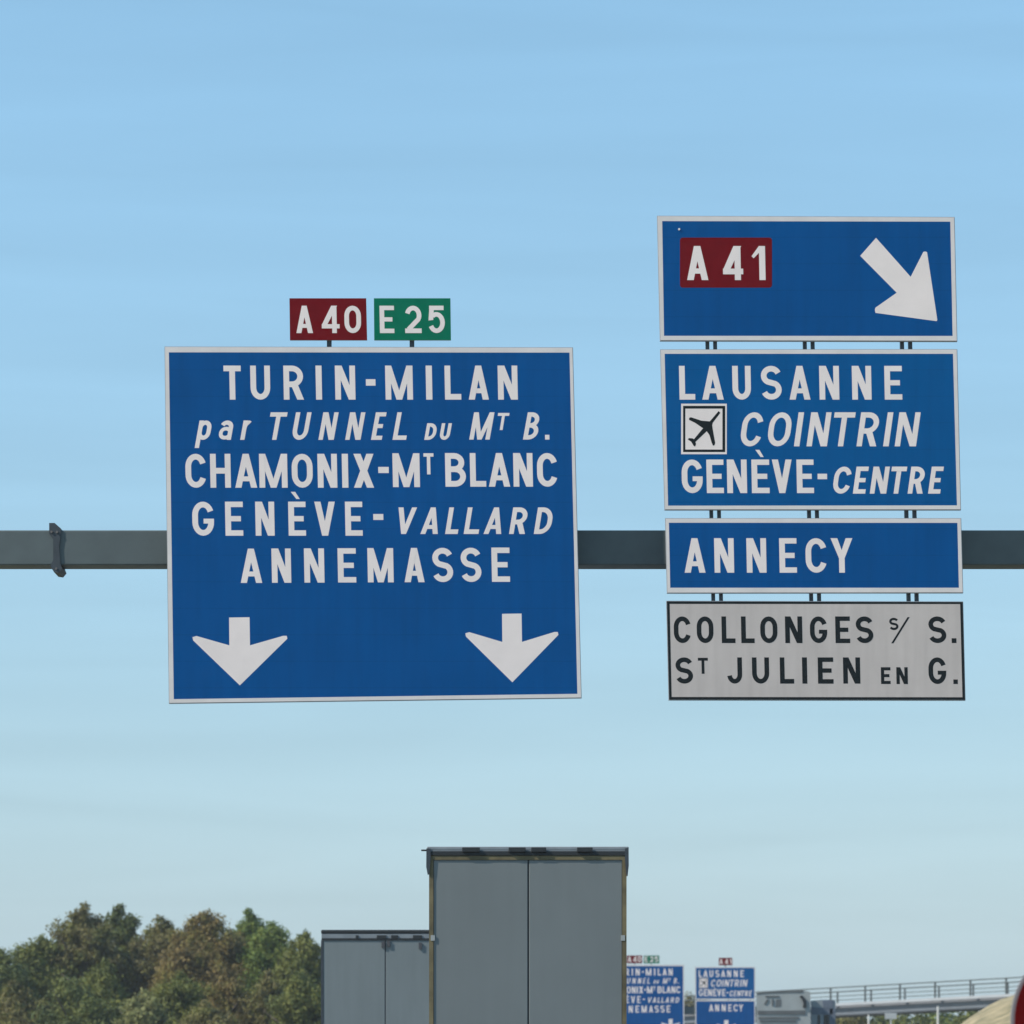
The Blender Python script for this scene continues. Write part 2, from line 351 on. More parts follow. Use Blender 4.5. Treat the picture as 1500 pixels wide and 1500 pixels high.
# ---- the text, measured on the photograph (character, left, right) in photo pixels
BIG_ROWS = [
 [([('T',327.7,353),('U',366.9,395.7),('R',415.4,444.9),('I',462.6,471.4),('N',490.9,520.4)],585.5,535.6,8.3),
  ([('-',536,550)],565,555.5,9),
  ([('M',564.5,604.6),('I',623.9,633),('L',651.5,675.3),('A',686.2,715.7),('N',729.3,758.1)],585.5,535.6,8.3)],
 [([('p',287,310.2),('a',319.8,341.3),('r',351.5,369)],644.4,616,6.3,.2),
  ([('T',397,421.8),('U',428.6,456.9),('N',466,496.6),('N',505.2,535.8),('E',543,566.8),('L',574.5,594.4)],644.4,604,6.4,.2),
  ([('D',621.2,640),('U',644.3,662.4)],644.4,620,5,.2),
  ([('M',686.9,724.8)],644,604,6.4,.2), ([('T',730,746.7)],630,605,4.2,.18), ([('B',765.6,791.6)],644,604,6.4,.2), ([('.',798.4,804.8)],644,637,7)],
 [([('C',271.7,302.1),('H',308,337.9),('A',344.2,376.4),('M',379.8,421),('O',427.4,458),('N',465.3,493.8),('I',501,510),('X',518.1,547.6)],714.5,664.8,8.4),
  ([('-',554.1,569.5)],693,684,9), ([('M',575.2,614.8)],713.6,664,8.4), ([('T',620.5,635.2)],695,664,5),
  ([('B',652.2,682.4),('L',688.5,711.9),('A',715.7,747),('N',752,780.3),('C',786.7,816.6)],713,663.7,8.4)],
 [([('G',281.7,313.4),('E',330,356),('N',374.2,402),('E',422.5,447.9),('V',460.8,490.9),('E',505.7,531)],784.8,734.9,8.4),
  ([('`',426,439)],731,720.5,5), ([('-',546.8,561.5)],761.7,753,9),
  ([('V',584.2,611.4),('A',615.3,640.9),('L',651.6,670),('L',678.8,700.5),('A',707.8,733.8),('R',745.2,773),('D',781.5,809.8)],782.3,743.3,6.8,.18)],
 [([('A',352.2,383.7),('N',398,426.3),('N',445.6,475),('E',494.8,521.5),('M',538.5,576.3),('A',592.2,621.6),('S',633.4,663.6),('S',674.9,705),('E',720.2,746.7)],854,803.8,8.4,0,852.3)],
]
def down_arrow(x0, x1, y0, y1, hl, hr, ybot):
    m = (x0+x1)/2
    return [(x0,y0),(x1,y0-.4),(x1+.6,y1),(hr-6,hl[1]-2.6),(hr-1,hl[1]-2.6),(hr,hl[1]+1.6),(m+.8,ybot),(hl[0]+.8,hl[1]+4.2),(hl[0]-.2,hl[1]-.6),(hl[0]+5.6,hl[1]-2.4),(x0+.4,y1)]
ARROW_A = down_arrow(335.6,365.6,904.6,945.4,(282.2,934),421,1004)
ARROW_B = down_arrow(735.4,764,899.2,940.4,(681.8,928.4),818,999.5)
LAUS_ROWS = [
 [([('L',995,1018),('A',1028.3,1059.8),('U',1072.8,1099.8),('S',1114.7,1144.8),('A',1156.1,1186.8),('N',1200.2,1229.1),('N',1248,1276.3),('E',1295.6,1321.3)],585.5,536,8.3)],
 [([('C',1084.6,1119.2),('O',1124.2,1160.2),('I',1162.4,1178.4),('N',1180.8,1218.7),('T',1223.2,1254),('R',1254,1288),('I',1293,1309.2),('N',1310,1349.2)],653.9,604,7.8,.16)],
 [([('G',998.6,1029.2),('E',1035,1060),('N',1065,1094),('E',1101,1127),('V',1131,1160),('E',1167,1192)],722.4,673.2,8.3),
  ([('`',1106.5,1118.5)],669.5,659,5), ([('-',1197.6,1211.5)],702,694,9),
  ([('C',1220,1248.4),('E',1248.8,1273.2),('N',1273.6,1304),('T',1307,1329.4),('R',1329,1355),('E',1359,1383)],723.2,683.6,6.8,.16)],
]
ANN_ROW = [([('A',1002.4,1033),('N',1046.4,1075),('N',1093.6,1122.4),('E',1141.6,1167),('C',1180,1211),('Y',1217,1249)],839,788.4,8.3)]
COLL_ROWS = [
 [([('C',987,1012),('O',1020.6,1045),('L',1057,1077),('L',1085.6,1105),('O',1113.6,1138.6),('N',1150,1175),('G',1186.4,1211.6),('E',1223.6,1245),('S',1253.6,1279)],942,903,6.8),
  ([('s',1302.5,1316)],923,905,3.4), ([('/',1305,1333)],942.4,904,2.8), ([('S',1360,1386)],942,903,6.8), ([('.',1394,1401)],942,935,7)],
 [([('S',989.6,1015)],1001.4,963,6.8), ([('T',1022.4,1037)],987,963.6,4.2), ([('J',1065,1087),('U',1101.6,1126.6),('L',1142.4,1163),('I',1175,1182.2),('E',1198,1220.6),('N',1235,1260)],1001.4,963,6.8),
  ([('E',1290.4,1304.4),('N',1313,1329.6)],1002,977.4,4.8), ([('G',1360,1386)],1002,963,6.8), ([('.',1396.5,1403)],1002,995.4,7)],
]
A40_ROW = [([('A',433.8,458.2),('4',471.2,497.3),('0',504.5,528.8)],488,447.9,6.8)]
E25_ROW = [([('E',556.2,577.4),('2',593.2,617.4),('5',626.9,651.6)],488,447.9,6.8)]
A41_ROW = [([('A',1006,1037.2),('4',1058.8,1088.4),('1',1101,1121)],410.4,360.5,9)]
zl = lambda pts: [(1180+.16*x, 300+.16*y) for x, y in pts]
DIAG = zl([(500,468),(645,303),(962,660),(1078,432),(1094,428),(1112,434),(1206,1056),(1200,1066),(640,990),(634,962),(640,942),(834,806)])
zp = lambda pts: [(950+.18*x, 500+.18*y) for x, y in pts]
PLANE_BODY = zp([(570,568),(584,582),(522,664),(516,692),(378,822),(362,806),(446,704),(474,666),(500,650)])
PLANE_WINGS = [zp([(500,652),(430,646),(345,618),(330,624),(330,640),(380,664),(440,706),(470,700)]),
               zp([(516,672),(522,715),(542,828),(536,846),(524,850),(512,820),(496,764),(462,716),(486,690)]),
               zp([(376,800),(386,836),(378,856),(368,852),(346,816),(320,800),(328,788),(358,790)])]

def rounded(x0, y0, x1, y1, r):
    o = []
    for cx, cy, a in ((x1-r, y1-r, 0), (x0+r, y1-r, 90), (x0+r, y0+r, 180), (x1-r, y0+r, 270)):
        o += arc(cx, cy, r, r, a, a+90, 4)
    return o
def airport(t, d, pm):
    sq = MB()
    def q(x0, y0, x1, y1): return [(x0, y0), (x1, y0), (x1, y1), (x0, y1)]
    p = shape('airport_pictogram', q(997.7,591.4,1064.6,665.4), M['white'], t, d, pm, 0.005)
    fr = MB(); o_, i_ = q(1000.6,594.6,1062.2,662.2), q(1003.8,598.6,1058.2,658.6)
    for i in range(4):
        j = (i+1) % 4
        fr.prism([(pm(*a)[0], d-.0058, pm(*a)[1]) for a in (o_[i], o_[j], i_[j], i_[i])], (0, .0007, 0))
    fr.build('frame', M['black'], p)
    pl = MB()
    for k, pts in enumerate([PLANE_BODY]+PLANE_WINGS):
        pl.prism([(pm(*a)[0], d-.0058-.00012*k, pm(*a)[1]) for a in pts], (0, .0007, 0))
    pl.build('aeroplane', M['black'], p)

# ================================================================== SETTING
# ground: one sheet, falling gently away beyond the lorries
m = MB(); xs = [-900, -400, -150, -60, -30, 0, 30, 60, 150, 400, 900]
ys = [-200, 0, 50, 90, 130, 170, 210, 246, 280, 310, 400, 700, 1200, 1800]
for y in ys:
    for x in xs: m.v.append((x, y, gz(y)-0.02))
for j in range(len(ys)-1):
    for i in range(len(xs)-1):
        a = j*len(xs)+i; m.f.append((a, a+1, a+1+len(xs), a+len(xs)))
structure(m.build('ground', M['grass']))
# road (bends gently to the right)
ry_ = list(range(-60, 420, 10))
def strip(x0, x1, lift, seq, zf=gz):
    s = MB()
    for y in seq:
        for x in (x0, x1): s.v.append((rx(y)+x, y, zf(y)+lift))
    for i in range(len(seq)-1):
        a = 2*i; s.f.append((a, a+1, a+3, a+2))
    return s
structure(strip(-8.2, 8.6, 0.004, ry_).build('road', M['asphalt']))
ln = MB()
for x in (-5.15, 5.6):
    s = strip(x-.09, x+.09, 0.008, ry_); n = len(ln.v); ln.v += s.v; ln.f += [tuple(i+n for i in f) for f in s.f]
for x in (-1.7, 1.8):
    for y in range(-40, 300, 13):
        s = strip(x-.075, x+.075, 0.008, [y, y+3]); n = len(ln.v); ln.v += s.v; ln.f += [tuple(i+n for i in f) for f in s.f]
structure(ln.build('road_markings', M['paint']))
# raised exit ramp on the right
rp_y = [110, 140, 186, 215, 240]; rp_z = [0.02, .28, .66, 1.05, 1.4]
m = MB()
for y, z in zip(rp_y, rp_z):
    cx = 12.2+(y-186)*.03+ (0 if y > 150 else -(150-y)*.05)
    for dx, zz in ((-7, gz(y)-.3), (-3.4, z-.02), (7, z-.02), (11, gz(y)-.3)): m.v.append((cx+dx, y, zz))
for i in range(len(rp_y)-1):
    for k in range(3):
        a = 4*i+k; m.f.append((a, a+1, a+5, a+4))
n = len(m.v)
m.f.append((16, 17, 18, 19)); m.f.append((3, 2, 1, 0))
structure(m.build('exit_ramp', M['asphalt']))

# ================================================================== NEAR GANTRY
tb = P(0, 776.6, 50.36)[2]; bb = P(0, 827.6, 50.36)[2]
gan = thing('gantry', (-10.5, 50.4, 0), 'dark grey steel gantry whose square beam carries the large blue signs', 'gantry')
m = MB(); m.box((-10.6, 50.36, bb), (11.2, 50.80, tb)); m.build('beam', M['galv'], gan, bevel=0.015)
for x in (-10.5, 11.1):
    m = MB(); m.box((x-.22, 50.36, 0), (x+.22, 50.80, bb-.003)); m.box((x-.4, 50.0, -.03), (x+.4, 50.8, .06)); m.build('leg', M['galv'], gan)
# bolted joint of the beam
xj = P(84, 0, 50.2)[0]
m = MB()
m.prism([P(72,766,50.34), P(80,766,50.34), P(89,774,50.34), P(89,784,50.34), P(86.5,800,50.34), P(88.5,826,50.34), P(91,833,50.34), P(86,839,50.34), P(79,838,50.34), P(73.5,829,50.34), P(78,820,50.34), P(78,790,50.34), P(72,782,50.34)], (0, .5, 0))
fl = m.build('joint_flange', M['galv_dark'], gan)
for (px, py) in ((75.5, 779), (83.5, 779.5), (82.5, 833)):
    m = MB(); c = P(px, py, 50.34); m.tube([(c[0], 50.34, c[2]), (c[0], 50.325, c[2])], .016, 6); m.build('bolt', M['bolt'], fl)
# uprights behind the stacked signs (seen as dark pairs in the gaps)
for cxs in ((1036.5, 1045), (1047.8, 1056.4), (1179.3, 1188.6), (1190.8, 1200.2), (1321.8, 1331.4), (1333.8, 1343.2)):
    m = MB(); x0, x1 = cxs; d = 50.065
    def ux(y): return x0+(x1-x0)*(y-505)/(873-505)
    hw = 2.6
    m.prism([P(ux(340)-hw, 340, d), P(ux(340)+hw, 340, d), P(ux(1005)+hw, 1005, d), P(ux(1005)-hw, 1005, d)], (0, .11, 0))
    m.build('upright', M['galv_dark'], gan)
for x0 in (330, 545, 760):
    m = MB(); d = 50.065
    m.prism([P(x0-3, 525, d), P(x0+3, 525, d), P(x0+11, 1005, d), P(x0+5, 1005, d)], (0, .11, 0)); m.build('upright', M['galv_dark'], gan)

for px in (1041, 1052, 1187, 1198, 1329, 1341, 336, 551, 766):
    m = MB(); c = P(px, 802, 50.2); m.box((c[0]-.06, 50.178, c[2]-.16), (c[0]+.06, 50.358, c[2]+.16)); m.build('bracket', M['galv_dark'], gan)
big, pmn = panel('direction_sign', D0, [(241,507.6),(839.3,508.8),(852,1022.6),(247.4,1030.6)], [(247.4,516.2),(834.2,516.6),(845.8,1016.4),(254.6,1024.2)], M['blue'], M['edge'],
   'largest blue motorway sign with five lines from TURIN-MILAN to ANNEMASSE and two down arrows', 'road sign')
letters(big, D0, pmn, BIG_ROWS, M['white'])
for a in (ARROW_A, ARROW_B): shape('arrow', a, M['white'], big, D0, pmn)
a40, _ = panel('route_badge', D0, [(424,437),(536.4,437),(537.8,498.3),(424.8,498.3)], None, M['red'], None, 'dark red plate reading A 40 standing on the largest blue sign', 'road sign', 'route number plates above the signs', th=.03)
letters(a40, D0, pmn, [A40_ROW], M['white'])
e25, _ = panel('route_badge', D0, [(547.7,437),(659.8,437),(660.6,498.3),(548.2,498.3)], None, M['green'], None, 'green plate reading E 25 standing on the largest blue sign', 'road sign', 'route number plates above the signs', th=.03)
letters(e25, D0, pmn, [E25_ROW], M['white'])
for t, x in ((a40, 482.2), (e25, 603.4)):
    m = MB(); m.prism([P(x-3.4, 470, D0+.032), P(x+3.4, 470, D0+.032), P(x+3.4, 509.5, D0+.032), P(x-3.4, 509.5, D0+.032)], (0, .05, 0)); m.build('stem', M['galv_dark'], t)
GS = 'signs stacked on the right of the gantry'
s41, _ = panel('exit_sign', D0, [(962.5,316),(1398.4,317.8),(1402.4,500),(966.8,499.2)], [(970,324),(1392,324.8),(1395.4,492.2),(972.7,492)], M['blue'], M['edge'],
   'blue sign with a red A 41 patch and slanting white arrow, topmost of its stack', 'road sign', GS)
bd = shape('route_patch', rounded(996,348.2,1130.8,421.4,4), M['red'], s41, D0, pmn, .005)
L = Letters(D0, pmn, .0058)
L.line(*A41_ROW[0]); L.build('lettering', M['white'], bd)
shape('arrow', DIAG, M['white'], s41, D0, pmn)
m = MB(); c = P(994.8, 336, D0); m.tube([(c[0], D0-.004, c[2]), (c[0], D0-.014, c[2])], .014, 8); m.build('rivet', M['edge'], s41)
sl, _ = panel('destination_sign', D0, [(967.1,511.8),(1402.3,511.4),(1407.7,747),(973.4,747)], [(973.6,518.4),(1396,518.4),(1401.8,740.4),(978.6,740.8)], M['blue2'], M['edge'],
   'blue sign reading LAUSANNE, COINTRIN and GENEVE-CENTRE with a black aeroplane pictogram', 'road sign', GS)
letters(sl, D0, pmn, LAUS_ROWS, M['white']); airport(sl, D0, pmn)
sa, _ = panel('destination_sign', D0, [(974.4,759),(1408,759),(1411,868.6),(977,869)], [(979.8,765.8),(1402.4,766),(1404.6,861),(981.8,861)], M['blue'], M['edge'],
   'narrow blue sign reading ANNECY just above the grey white sign', 'road sign', GS)
letters(sa, D0, pmn, [ANN_ROW], M['white'])
sc_, _ = panel('local_sign', D0, [(976,880),(1411,881),(1414.4,1026),(979.4,1025.6)], [(980.8,884.6),(1406.4,884.8),(1409.8,1021.4),(983.8,1021)], M['panel_white'], M['black'],
   'white sign with black letters COLLONGES and ST JULIEN, lowest of the stack', 'road sign', GS)
letters(sc_, D0, pmn, COLL_ROWS, M['black'])

# ================================================================== FAR GANTRY (same signs again, five times farther)
K = 4.93; D1 = 246.5
fl_ = lambda x, y: (941.5+(x-546)/K - (y-768)/K*.018, 1413.2+(y-508)/K)
fr_ = lambda x, y: (1062.2+(x-1187)/K - (y-630)/K*.02, 1416.4+(y-512)/K)
g1 = gz(D1)
gan2 = thing('gantry', (-8, D1+.4, g1), 'distant gantry carrying small blue signs beyond the lorries', 'gantry')
zb = P(0, 1480, D1)[2]
m = MB(); m.box((-8.2, D1+.18, zb-.25), (17.2, D1+.6, zb+.25))
gb = m.build('beam', M['galv'], gan2)
for x in (-8, 17):
    m = MB(); m.box((x-.22, D1+.18, g1), (x+.22, D1+.6, zb-.253)); m.build('leg', M['galv'], gan2)
GF = 'far signs on the distant gantry'
def sc(pts, dx=0, dy=0): return [(x+dx, y+dy) for x, y in pts]
fb, pf = panel('direction_sign', D1, [(241,508),(840,508),(852,1022),(248,1022)], [(249,518),(832,518),(844,1012),(256,1012)], M['blue'], M['edge'],
   'small distant blue sign beside the tall lorry, its text repeating the largest sign', 'road sign', GF, fx=fl_)
letters(fb, D1, pf, BIG_ROWS, M['white'])
for a in (ARROW_A, ARROW_B): shape('arrow', a, M['white'], fb, D1, pf)
f40, _ = panel('route_badge', D1, [(424,441),(536,441),(537,498),(424,498)], None, M['red'], None, 'tiny distant red plate partly hidden by the tall lorry', 'road sign', 'route number plates above the signs', fx=fl_, th=.03)
letters(f40, D1, pf, [A40_ROW], M['white'])
f25, _ = panel('route_badge', D1, [(548,441),(660,441),(661,498),(548,498)], None, M['green'], None, 'tiny distant green plate above the small blue sign', 'road sign', 'route number plates above the signs', fx=fl_, th=.03)
letters(f25, D1, pf, [E25_ROW], M['white'])
for t, x in ((f40, 482), (f25, 603)):
    m = MB(); q = [pf(x-3.4, 480), pf(x+3.4, 480), pf(x+3.4, 511), pf(x-3.4, 511)]
    m.prism([(a, D1+.032, b) for a, b in q], (0, .05, 0)); m.build('stem', M['galv_dark'], t)
f2, pr = panel('destination_sign', D1, [(967,512),(1402,512),(1407,747),(973,747)], [(974,519),(1395,519),(1400,740),(980,740)], M['blue2'], M['edge'],
   'small distant blue sign with LAUSANNE text below a single red plate', 'road sign', GF, fx=fr_)
letters(f2, D1, pr, LAUS_ROWS, M['white']); airport(f2, D1, pr)
f3, _ = panel('destination_sign', D1, [(973.5,752),(1407.5,752),(1414,1030),(980,1030)], [(980.5,760),(1400.5,760),(1407,1022),(987,1022)], M['blue'], M['edge'],
   'small distant blue sign reading ANNECY over a white arrow, beneath the distant LAUSANNE sign', 'road sign', GF, fx=fr_)
frs = lambda x, y: fr_(x+72, y-6)
letters(f3, D1, pm_at(D1, frs), [ANN_ROW], M['white'])
pm3 = pm_at(D1, lambda x, y: fr_(x+850, y-8)); shape('arrow', ARROW_A, M['white'], f3, D1, pm3)
f41, _ = panel('route_badge', D1, [(1138,446),(1236,446),(1237,500),(1138,500)], None, M['red'], None, 'tiny distant red plate standing on the small LAUSANNE sign', 'road sign', 'route number plates above the signs', fx=fr_, th=.03)
pb = pm_at(D1, lambda x, y: fr_(1143+(x-1006)*.76, 473+(y-385)*.72)); letters(f41, D1, pb, [A41_ROW], M['white'])
m = MB(); q = [pr(1182, 480), pr(1190, 480), pr(1190, 515), pr(1182, 515)]; m.prism([(a, D1+.032, b) for a, b in q], (0, .05, 0)); m.build('stem', M['galv_dark'], f41)
for x0 in (985, 1040, 1200, 1330):
    m = MB(); q = [pr(x0+40-3, 530), pr(x0+40+3, 530), pr(x0+45, 1000), pr(x0+39, 1000)]; m.prism([(a, D1+.065, b) for a, b in q], (0, .11, 0)); m.build('upright', M['galv_dark'], gan2)

# ================================================================== LORRIES
def wheels(t, xc, y0, z, halfw, ys_):
    for y in ys_:
        for sx in (-1, 1):
            m = MB(); x = xc+sx*(halfw-.16); m.tube([(x-.15, y, z+.5), (x+.15, y, z+.5)], .5, 20)
            wv = m.build('wheel', M['dark'], t, bevel=.03)
            m = MB(); m.tube([(x+sx*.15, y, z+.5), (x+sx*.165, y, z+.5)], .28, 16); m.build('rim', M['rail'], wv)
def cab(t, xc, y, z, m_):
    c = MB(); c.prism([(xc-1.2, y, z+.6), (xc-1.2, y, z+3.6), (xc-1.2, y+1.2, z+3.5), (xc-1.2, y+2.1, z+2.6), (xc-1.2, y+2.2, z+.6)], (2.4, 0, 0)); c.build('cab', m_, t, bevel=.08)

# tall trailer ahead under the large sign
d = 49.6; t = thing('lorry', ((772.5-750)*d/F, d, 0), 'tall grey lorry trailer seen from behind with olive edges round its closed doors', 'lorry')
def q(px, py, y=d): X, _, Z = P(px, py, d); return (X, y, Z)
xl, xr_ = P(626.5, 0, d)[0], P(919.3, 0, d)[0]; zt = P(0, 1240, d)[2]
m = MB(); m.box((xl+.03, d+.06, 1.12), (xr_-.03, d+13.4, zt-.03)); m.build('body', M['curtain'], t)
m = MB(); m.box((xl-.01, d+.02, zt-.045), (xr_+.015, d+13.45, zt)); m.build('roof', M['rail'], t, bevel=.01)
m = MB(); zA, zB = P(0, 1252.5, d)[2], zt-.047; m.box((xl+.02, d-.01, zA), (xr_-.01, d+.055, zB)); hd = m.build('header_rail', M['rail'], t)
m = MB(); m.box((xl-.005, d-.02, P(0, 1252.8, d)[2]), (xr_, d-.011, P(0, 1247, d)[2])); m.build('rain_gutter', M['dark'], hd)
for (a, b) in ((677, 703), (745, 770), (778, 800), (845, 868)):
    m = MB(); m.prism([q(a, 1241.5, d-.05), q(b, 1241.5, d-.05), q(b, 1248.4, d-.05), q(a, 1248.4, d-.05)], (0, .035, 0)); m.build('roof_lamp', M['dark'], hd, bevel=.006)
m = MB(); s_ = [(628.5, 1253.5), (917.8, 1253.5), (917.8, 1700), (628.5, 1700)]; i_ = [(634.8, 1259.6), (911.5, 1259.6), (911.5, 1694), (634.8, 1694)]
for i in range(4):
    j = (i+1) % 4; m.prism([q(*s_[i], d-.012), q(*s_[j], d-.012), q(*i_[j], d-.012), q(*i_[i], d-.012)], (0, .06, 0))
m.build('door_surround', M['trim'], t)
for (a, b) in ((635, 772.9), (775.1, 911.3)):
    m = MB(); m.prism([q(a, 1259.8, d+.0), q(b, 1259.8, d+.0), q(b, 1693.8, d+.0), q(a, 1693.8, d+.0)], (0, .05, 0)); dr = m.build('door', M['door'], t, bevel=.006)
m = MB(); m.prism([q(772.9, 1259.8, d+.012), q(775.1, 1259.8, d+.012), q(775.1, 1693.8, d+.012), q(772.9, 1693.8, d+.012)], (0, .03, 0)); m.build('door_gap', M['dark'], t)
for s_ in (0, 1):
    e = [(624.6, 1243), (630.5, 1243), (631, 1256), (629, 1279), (626.4, 1281), (624.4, 1270)] if s_ == 0 else [(915.5, 1243), (920.8, 1242), (921, 1268), (919.4, 1283), (917.2, 1281), (915.2, 1256)]
    m = MB(); m.prism([q(x, y, d-.03) for x, y in e], (0, .2, 0)); m.build('corner_cap', M['galv_dark'], t)
m = MB(); m.tube([q(617, 1245.5, d+.02), q(627, 1245.5, d+.02)], .012, 6); m.build('marker_stalk', M['dark'], t)
# hinges down the door edges
for py in (1374, 1520, 1640):
    for px in (634, 912.5):
        m = MB(); m.prism([q(px-3, py-4, d-.017), q(px+3, py-4, d-.017), q(px+3, py+4, d-.017), q(px-3, py+4, d-.017)], (0, .017, 0)); m.build('hinge', M['boxgrey'], t)
m = MB(); m.box((xl+.2, d+.2, .85), (xr_-.2, d+13.2, 1.1)); m.build('chassis', M['steel'], t)
m = MB(); m.box((xl+.1, d+.05, .45), (xr_-.1, d+.17, .62)); m.build('bumper', M['rail'], t)
for x in (xl+.3, xr_-.3):
    m = MB(); m.box((x-.2, d+.02, .88), (x+.2, d+.19, 1.0)); m.build('tail_lamp', M['lampred'], t)
wheels(t, (xl+xr_)/2, d, 0.004, 1.25, (d+2.2, d+3.5, d+4.8, d+11.9, d+15.3)); cab(t, (xl+xr_)/2, d+13.6, 0, M['truckpale'])

# smaller (farther) trailer to the left
d2 = 78.8; d = d2; t = thing('lorry', ((567-750)*d/F, d, 0), 'lower pale grey lorry trailer with a black top edge, partly hidden by the tall trailer', 'lorry')
def q(px, py, y=None): X, _, Z = P(px, py, d2); return (X, d2 if y is None else y, Z)
xl, xr_ = P(470.2, 0, d)[0], P(662, 0, d)[0]; zt = P(0, 1362, d)[2]
m = MB(); m.box((xl+.03, d+.06, 1.12), (xr_-.03, d+13.4, zt-.05)); m.build('body', M['curtain'], t)
m = MB(); m.box((xl, d-.01, P(0, 1367.6, d)[2]), (xr_, d+13.45, zt)); m.build('roof', M['dark'], t, bevel=.02)
m = MB(); m.box((xl+.01, d+.0, P(0, 1374.3, d)[2]), (xr_-.01, d+.05, P(0, 1367.8, d)[2])); hd = m.build('header_rail', M['rail'], t)
for a, b in ((521, 525), (552, 566), (573, 583), (605, 618)):
    m = MB(); m.prism([q(a, 1370, d-.02), q(b, 1370, d-.02), q(b, 1375, d-.02), q(a, 1375, d-.02)], (0, .018, 0)); m.build('roof_lamp', M['dark'], hd)
m = MB(); m.box((xl+.01, d-.015, P(0, 1377.2, d)[2]), (xr_-.01, d+.04, P(0, 1374.5, d)[2])); m.build('gutter', M['dark'], t)
for (a, b) in ((473.6, 563.8), (565.4, 658.4)):
    m = MB(); m.prism([q(a, 1377.4, d), q(b, 1377.4, d), q(b, 1640, d), q(a, 1640, d)], (0, .05, 0)); dr = m.build('door', M['door2'], t, bevel=.006)
m = MB(); m.prism([q(563.8, 1377.4, d+.012), q(565.4, 1377.4, d+.012), q(565.4, 1640, d+.012), q(563.8, 1640, d+.012)], (0, .03, 0)); m.build('door_gap', M['steel'], t)
for (a, b) in ((470.2, 473.4), (658.6, 662)):
    m = MB(); m.prism([q(a, 1377.4, d-.008), q(b, 1377.4, d-.008), q(b, 1640, d-.008), q(a, 1640, d-.008)], (0, .06, 0)); m.build('corner_post', M['galv_dark'], t)
for px, pz in ((561.5, 1384), (569.5, 1383), (616, 1386)):
    m = MB(); m.prism([q(px-2.5, pz-5, d-.03), q(px+2, pz-5, d-.03), q(px+2, pz+4, d-.03), q(px-2.5, pz+4, d-.03)], (0, .028, 0)); m.build('latch', M['steel'], t)
m = MB(); m.box((xl+.2, d+.2, .85), (xr_-.2, d+13.2, 1.1)); m.build('chassis', M['steel'], t)
m = MB(); m.box((xl+.1, d+.05, .45), (xr_-.1, d+.17, .62)); m.build('bumper', M['rail'], t)
wheels(t, (xl+xr_)/2, d, 0.004, 1.25, (d+2.2, d+3.5, d+4.8, d+11.9, d+15.3)); cab(t, (xl+xr_)/2, d+13.6, 0, M['truckpale'])

# grey box lorry on the exit ramp
d3 = 186.0; d = d3; zr = .66
t = thing('box_lorry', ((1147.5-750)*d/F, d, zr), 'distant pale grey box lorry with dark bands, right of the far blue signs', 'lorry')
def q(px, py, y=None): X, _, Z = P(px, py, d3); return (X, d3 if y is None else y, Z)
xl, xr_ = P(1108, 0, d)[0], P(1187, 0, d)[0]
m = MB(); m.prism([q(1108, 1454.6), q(1122, 1452.4), q(1150, 1450.6), q(1176, 1450.4), q(1187, 1453), q(1187, 1562), q(1108, 1562)], (.56, 8, 0)); m.build('body', M['boxgrey'], t)
def patch(name, pts, mm, lift=.03, par=t):
    m = MB(); m.prism([q(x, y, d3-lift) for x, y in pts], (0, lift*.9, 0)); return m.build(name, mm, par)
patch('top_edge', [(1108, 1454.8), (1122, 1452.6), (1150, 1450.8), (1176, 1450.6), (1176, 1454), (1150, 1454), (1122, 1455), (1108, 1456.6)], M['boxdark'], .02)
patch('band', [(1121, 1458.6), (1141, 1458.4), (1141, 1460.6), (1121, 1460.8)], M['boxdark'])
patch('band', [(1110, 1480.6), (1180, 1480), (1180, 1486.2), (1110, 1485.6)], M['boxdark'])
patch('band', [(1111, 1489.6), (1170, 1489.2), (1170, 1493), (1111, 1493)], M['boxdark'])
patch('band', [(1113, 1495), (1166, 1494.4), (1166, 1497.4), (1113, 1497.4)], M['boxdark'])
patch('marking', [(1119, 1471), (1123, 1464), (1126, 1464), (1125, 1467), (1122, 1471)], M['boxdark'])
patch('marking', [(1130.5, 1463.5), (1133, 1463.5), (1133, 1473), (1130.5, 1473)], M['boxdark'])
patch('marking', [(1137, 1464), (1144, 1464), (1144, 1474), (1136, 1475.5)], M['boxdark'], .012)
patch('mirror', [(1171, 1460), (1174.5, 1458), (1178, 1461), (1181, 1467), (1181, 1476), (1176, 1476), (1177, 1470), (1175, 1464)], M['dark'], .08)
m = MB(); m.box((xl+.6, d+.2, zr+.5), (xr_-.1, d+8, zr+1)); m.build('chassis', M['steel'], t)
wheels(t, (xl+xr_)/2, d, zr, 1.25, (d+1.8, d+6.8)); cab(t, (xl+xr_)/2+.56, d+8.1, zr, M['truckpale'])
# blue-grey lorry beside it
d4 = 194.0; zr4 = .77
t = thing('lorry', ((1206-750)*d4/F, d4, zr4), 'distant narrow blue grey lorry with dark windows below the bridge railing', 'lorry')
def q(px, py, y=None): X, _, Z = P(px, py, d4); return (X, d4 if y is None else y, Z)
m = MB(); m.prism([q(1187.6, 1466), q(1203, 1464.6), q(1222.6, 1464.6), q(1224, 1468), q(1224, 1560), q(1187.6, 1560)], (.46, 6, 0)); m.build('body', M['truckpale'], t)
def patch4(name, pts, mm, lift=.03):
    m = MB(); m.prism([q(x, y, d4-lift) for x, y in pts], (0, lift*.9, 0)); return m.build(name, mm, t)
patch4('wind_deflector', [(1205, 1464.8), (1220, 1464.8), (1220.5, 1477), (1205.5, 1477)], M['truckblue'])
patch4('shoulder', [(1189, 1475), (1219.8, 1478), (1219.8, 1486), (1189, 1486)], M['truckblue'], .02)
patch4('window', [(1197.8, 1487), (1201.4, 1487), (1201.4, 1506), (1197.8, 1506)], M['glass'])
